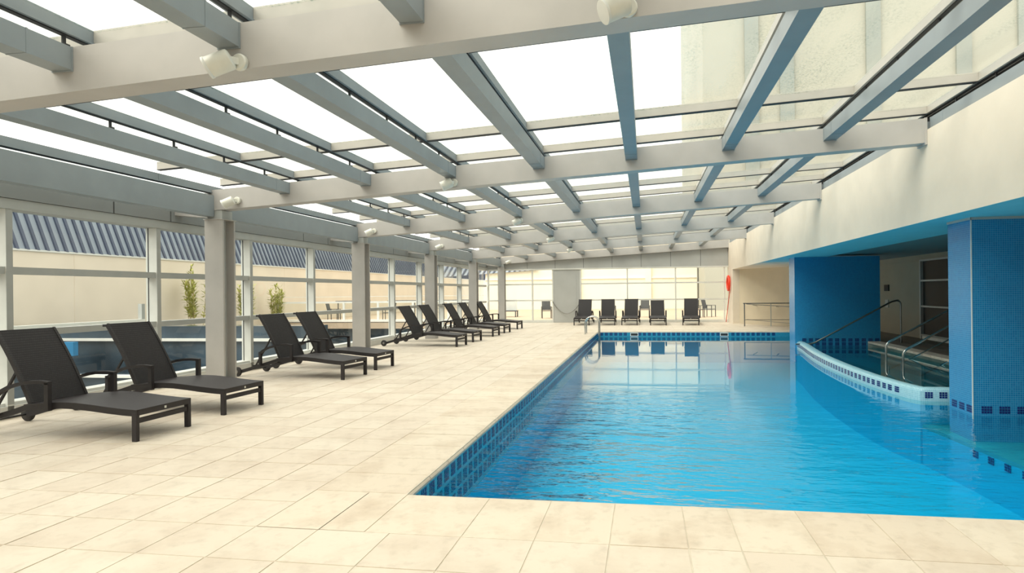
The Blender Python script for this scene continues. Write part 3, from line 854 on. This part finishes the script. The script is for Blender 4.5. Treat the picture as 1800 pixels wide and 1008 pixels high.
# ---- life ring with pole on the end pier
lr = thing('life_ring', 'orange life ring hanging on the cream pier beside the far window', 'life ring')
pts = [(RX - .085, 27.75 + .32 * math.cos(a_), 1.83 + .32 * math.sin(a_)) for a_ in [2 * PI * i / 32 for i in range(32)]]
MB().tube(pts, .055, 12, True).build('ring', M['orange'], lr, True)
MB().box(RX - .06, RX - .002, 27.73, 27.77, 2.08, 2.12).build('hook', M['dark'], lr)
tag(MB().tube([(RX - .06, 27.45, 1.55), (RX - .16, 28.05, .02)], .018, 8).build('rescue_pole', M['red'], None, True), 'thin red pole leaning under the life ring', 'pole')

# ---- sagging chain across the door panel
ch = []
for i in range(25):
    u = i / 24; ch.append((-4.53 + 1.40 * u, FY - .035 - .07 * math.sin(PI * u), 1.04 - .60 * (1 - (2 * u - 1) ** 2)))
tag(MB().tube(ch, .022, 8).build('chain', M['steel_dull'], None, True), 'sagging grey chain hung across the grey door panel', 'chain')

# ================================================================== OUTSIDE
struct('ground', MB().box(-60, -8.12, -20, 29, -3.8, -3.5), M['court'])
struct('terrace', MB().box(-40, 30, FY + .2, 62, -.3, -.002), M['terrace'])
# long building opposite with standing seam roof
bl = thing('building', 'long sandy building with steep blue ribbed metal roof seen through the left glazing', 'building')
MB().box(-21, -20, -12, 74, -3.5, 3.07).build('wall', M['tan'], bl)
MB().hexa([(-20.02, -12, 3.07), (-20.0, -12, 3.07), (-20.0, 74, 3.07), (-20.02, 74, 3.07), (-21.42, -12, 6.4), (-21.3, -12, 6.4), (-21.3, 74, 6.4), (-21.42, 74, 6.4)]).build('metal_roof', M['seam_roof'], bl)
MB().box(-20.06, -19.94, -12, 74, 3.03, 3.09).build('drip_edge', M['alu'], bl)
rb = MB(); y = -12
while y < 74:
    rb.hexa([(-20.0, y, 3.08), (-19.93, y, 3.08), (-19.93, y + .09, 3.08), (-20.0, y + .09, 3.08), (-21.33, y, 6.4), (-21.25, y, 6.4), (-21.25, y + .09, 6.4), (-21.33, y + .09, 6.4)]); y += .325
rb.build('seam_ribs', M['seam_dark'], bl, kind='stuff')
for y in (17.9, 24.1, 30.0): MB().box(-20.0, -19.985, y, y + .03, -3, 3.0).build('wall_joint', M['tan'], bl)
# far wall of the terrace
fb = thing('building', 'pale cream building closing the terrace beyond the far glazing', 'building')
MB().box(-14, 4.3, 50, 51, -.3, 6.0).build('wall', M['pale_wall'], fb)
for x in (-6, 0): MB().box(x, x + .5, 49.8, 50, 0, 6).build('pilaster', M['pale_wall'], fb)
MB().box(-14, 4.3, 49.9, 50, 2.6, 2.72).build('band', M['white'], fb)
MB().hexa([(-18, 49.8, 2.95), (-9.4, 49.8, 3.42), (-9.4, 49.9, 3.42), (-18, 49.9, 2.95), (-18, 50.6, 5.2), (-8.6, 50.6, 5.2), (-8.6, 50.7, 5.2), (-18, 50.7, 5.2)]).build('metal_roof', M['seam_roof'], fb)
rb2 = MB()
for i in range(19):
    x = -18 + .47 * i; z0 = 2.95 + .47 * (x + 18) / 8.6
    rb2.hexa([(x, 49.72, z0), (x + .13, 49.72, z0), (x + .13, 49.8, z0), (x, 49.8, z0), (x + 1.0, 50.5, 5.2), (x + 1.13, 50.5, 5.2), (x + 1.13, 50.6, 5.2), (x + 1.0, 50.6, 5.2)])
rb2.build('seam_ribs', M['seam_dark'], fb, kind='stuff')
# tower seen through the wet roof glass
tw = thing('tower', 'pale high-rise facade seen through the wet roof glass on the right', 'building')
MB().box(4.45, 60, 45, 70, -.3, 70).build('facade', M['tower'], tw)
for x in [7.5, 10.0, 16, 22, 26, 33, 40, 47]: MB().box(x, x + 1.0, 44.8, 45, 0, 70).build('recess', M['tower_dark'], tw)
# courtyard storey seen below the terrace, left
cy = thing('lower_storey', 'white slab edges and dark glazing of the lower storey across the courtyard', 'building')
MB().box(-19.8, -8.2, 29.0, 29.3, -3.5, .04).build('glazing', M['dark_glass'], cy)
MB().box(-19.8, -8.2, 28.7, 29.3, .04, .14).build('slab_edge', M['white'], cy)
MB().box(-19.8, -8.2, 28.3, 29.0, -1.25, -1.12).build('ledge', M['white'], cy)
MB().box(-19.8, -8.2, 28.3, 29.0, -3.5, -2.6).build('ledge', M['white'], cy)
for i in range(6): MB().box(-19 + i * 1.9, -18.9 + i * 1.9, 28.9, 29.0, -3.5, .04).build('mullion', M['white'], cy)
cb = thing('balustrade', 'white railing with posts along the terrace edge beyond the left glazing', 'railing')
MB().box(-19.8, -8.2, 28.95, 29.02, 1.03, 1.12).build('top_rail', M['white'], cb)
MB().box(-19.8, -8.2, 28.96, 29.0, 1.36, 1.385).build('upper_wire', M['white'], cb)
for i in range(6): MB().box(-19.8 + i * 1.93, -19.7 + i * 1.93, 28.94, 29.02, .14, 1.12).build('post', M['white'], cb)
for i in range(6): MB().box(-19.68 + i * 1.93, -17.89 + i * 1.93, 28.97, 28.98, .20, 1.03).build('glass_pane', M['glass'], cb)
nb = thing('balustrade', 'near white balustrade just outside the first left window', 'railing')
MB().box(-9.55, -9.45, -3, 9.85, 1.02, 1.07).build('top_rail', M['white'], nb)
MB().box(-9.56, -9.50, -3, 9.85, .96, 1.015).build('lower_rail', M['dark'], nb)
for y in (1.5, 4.7, 8.0): MB().box(-9.54, -9.46, y, y + .09, -1.2, 1.02).build('post', M['white'], nb)
MB().box(-9.54, -9.46, 9.78, 9.85, -.4, 1.36).build('end_post', M['alu_grey'], nb)
lw = thing('ledge_wall', 'stepped white ledges in the courtyard below the left windows', 'wall')
MB().box(-19.8, -9.4, 15.45, 15.55, .16, .24).build('ledge', M['white'], lw)
MB().box(-19.8, -9.4, 15.56, 16.2, -3.5, .60).build('dark_face', M['dark_glass'], lw)
MB().box(-19.8, -9.0, 12.6, 12.7, -.50, -.43).build('ledge', M['white'], lw)
MB().box(-19.8, -9.0, 12.71, 13.4, -3.5, -.50).build('dark_face', M['dark_glass'], lw)
MB().box(-11.34, -11.1, 9.9, 10.0, .35, .62).build('panel', M['blue_panel'], lw)

# patio furniture on the terrace
def patio_chair():
    t = thing('patio_chair', 'x', 'chair')
    for x in (-.27, .27):
        for y in (-.26, .26):
            MB().box(x - .018, x + .018, y - .018, y + .018, 0, .64 if y < 0 else .68).build('leg', M['mesh'], t)
        MB().box(x - .025, x + .025, -.28, .28, .64, .665).build('armrest', M['mesh'], t)
    MB().box(-.25, .25, -.26, .24, .42, .45).build('seat', M['mesh'], t)
    MB().hexa([(-.25, .24, .47), (.25, .24, .47), (.25, .27, .47), (-.25, .27, .47), (-.25, .36, .98), (.25, .36, .98), (.25, .39, .98), (-.25, .39, .98)]).build('backrest', M['mesh'], t)
    return t
P0 = patio_chair()
PC = [(-5.63, 33.0, 15, 'dark patio chair outside, left of the grey door panel'), (-2.0, 34.0, 5, 'dark patio chair outside behind the second far lounger'),
      (-.05, 33.9, -4, 'dark patio chair outside behind the gap between far loungers'), (2.9, 33.3, 60, 'left of two grey patio chairs outside the right far window'),
      (3.6, 34.1, 60, 'right of two grey patio chairs outside the right far window'), (-17.6, 31.0, 100, 'patio chair on the terrace seen left of the second column'),
      (-14.4, 31.2, -80, 'patio chair on the terrace seen behind the second column'), (-11.9, 31.5, 90, 'patio chair on the terrace seen between second and third columns')]
for i, (x, y, r, lab) in enumerate(PC):
    o = P0 if i == 0 else copy_tree(P0); o.location = (x, y, 0); o.rotation_euler = (0, 0, math.radians(r)); o['label'] = lab; o['group'] = 'patio chairs outside'
def table(x, y, lab):
    t = thing('patio_table', lab, 'table', (x, y, 0))
    MB().box(-.8, .8, -.45, .45, 1.10, 1.14).build('tabletop', M['mesh'], t)
    for a_, b_ in ((-.7, -.35), (.7, -.35), (.7, .35), (-.7, .35)): MB().box(a_ - .02, a_ + .02, b_ - .02, b_ + .02, 0, 1.10).build('leg', M['mesh'], t)
for x, lab in ((-16.0, 'dark table on the terrace seen through the third left window'), (-13.0, 'dark table on the terrace right of the second column'), (-10.2, 'dark table on the terrace left of the third column')):
    table(x, 30.2, lab)
ls = thing('garden_bench', 'low grey slatted seat outside, right of the farthest column', 'seat', (-8.0, 35.0, 0))
MB().box(-.9, .2, -.3, .3, .34, .40).build('seat', M['mesh'], ls)
MB().box(-1.0, .1, .3, .36, .40, 1.1).build('backrest', M['alu'], ls)
for x in (-.85, .15):
    for y in (-.27, .27): MB().box(x - .03, x + .03, y - .03, y + .03, 0, .34).build('leg', M['mesh'], ls)

# bamboo in planters against the sandy wall
def bamboo(x, y, h, lab):
    t = thing('bamboo_plant', lab, 'plant', (x, y, 0))
    rnd = random.Random(int(x * 10 + y))
    b = MB(); f = MB()
    for i in range(9):
        px, py = rnd.uniform(-.35, .35), rnd.uniform(-.25, .25); hh = h * rnd.uniform(.55, 1)
        tx, ty = px * 1.8, py * 1.8
        b.tube([(px, py, -.05), ((px + tx) / 2, (py + ty) / 2, hh * .5), (tx, ty, hh)], .012, 5)
        for k in range(75):
            u = rnd.uniform(.25, 1); c = Vector((px + (tx - px) * u, py + (ty - py) * u, hh * u))
            d = Vector((rnd.uniform(-1, 1), rnd.uniform(-1, 1), rnd.uniform(-.2, .9))).normalized() * rnd.uniform(.16, .34)
            s = d.cross(Vector((0, 0, 1))).normalized() * .035; n_ = len(f.v)
            f.v += [tuple(c), tuple(c + d * .5 + s), tuple(c + d), tuple(c + d * .5 - s + Vector((0, 0, .01)))]; f.f.append((n_, n_ + 1, n_ + 2, n_ + 3))
    b.build('stems', M['stem'], t); f.build('foliage', M['leaf'], t, kind='stuff')
    MB().box(-.5, .5, -.35, .35, -3.5, -.05).build('planter', M['tan'], t)
bamboo(-18.9, 22.2, 2.9, 'yellow green bamboo clump outside, just left of the nearest column')
bamboo(-18.9, 25.4, 2.3, 'yellowish bamboo outside, seen at the left edge of the nearest column')
bamboo(-18.9, 27.7, 2.2, 'yellowish bamboo outside, seen right of the nearest column')
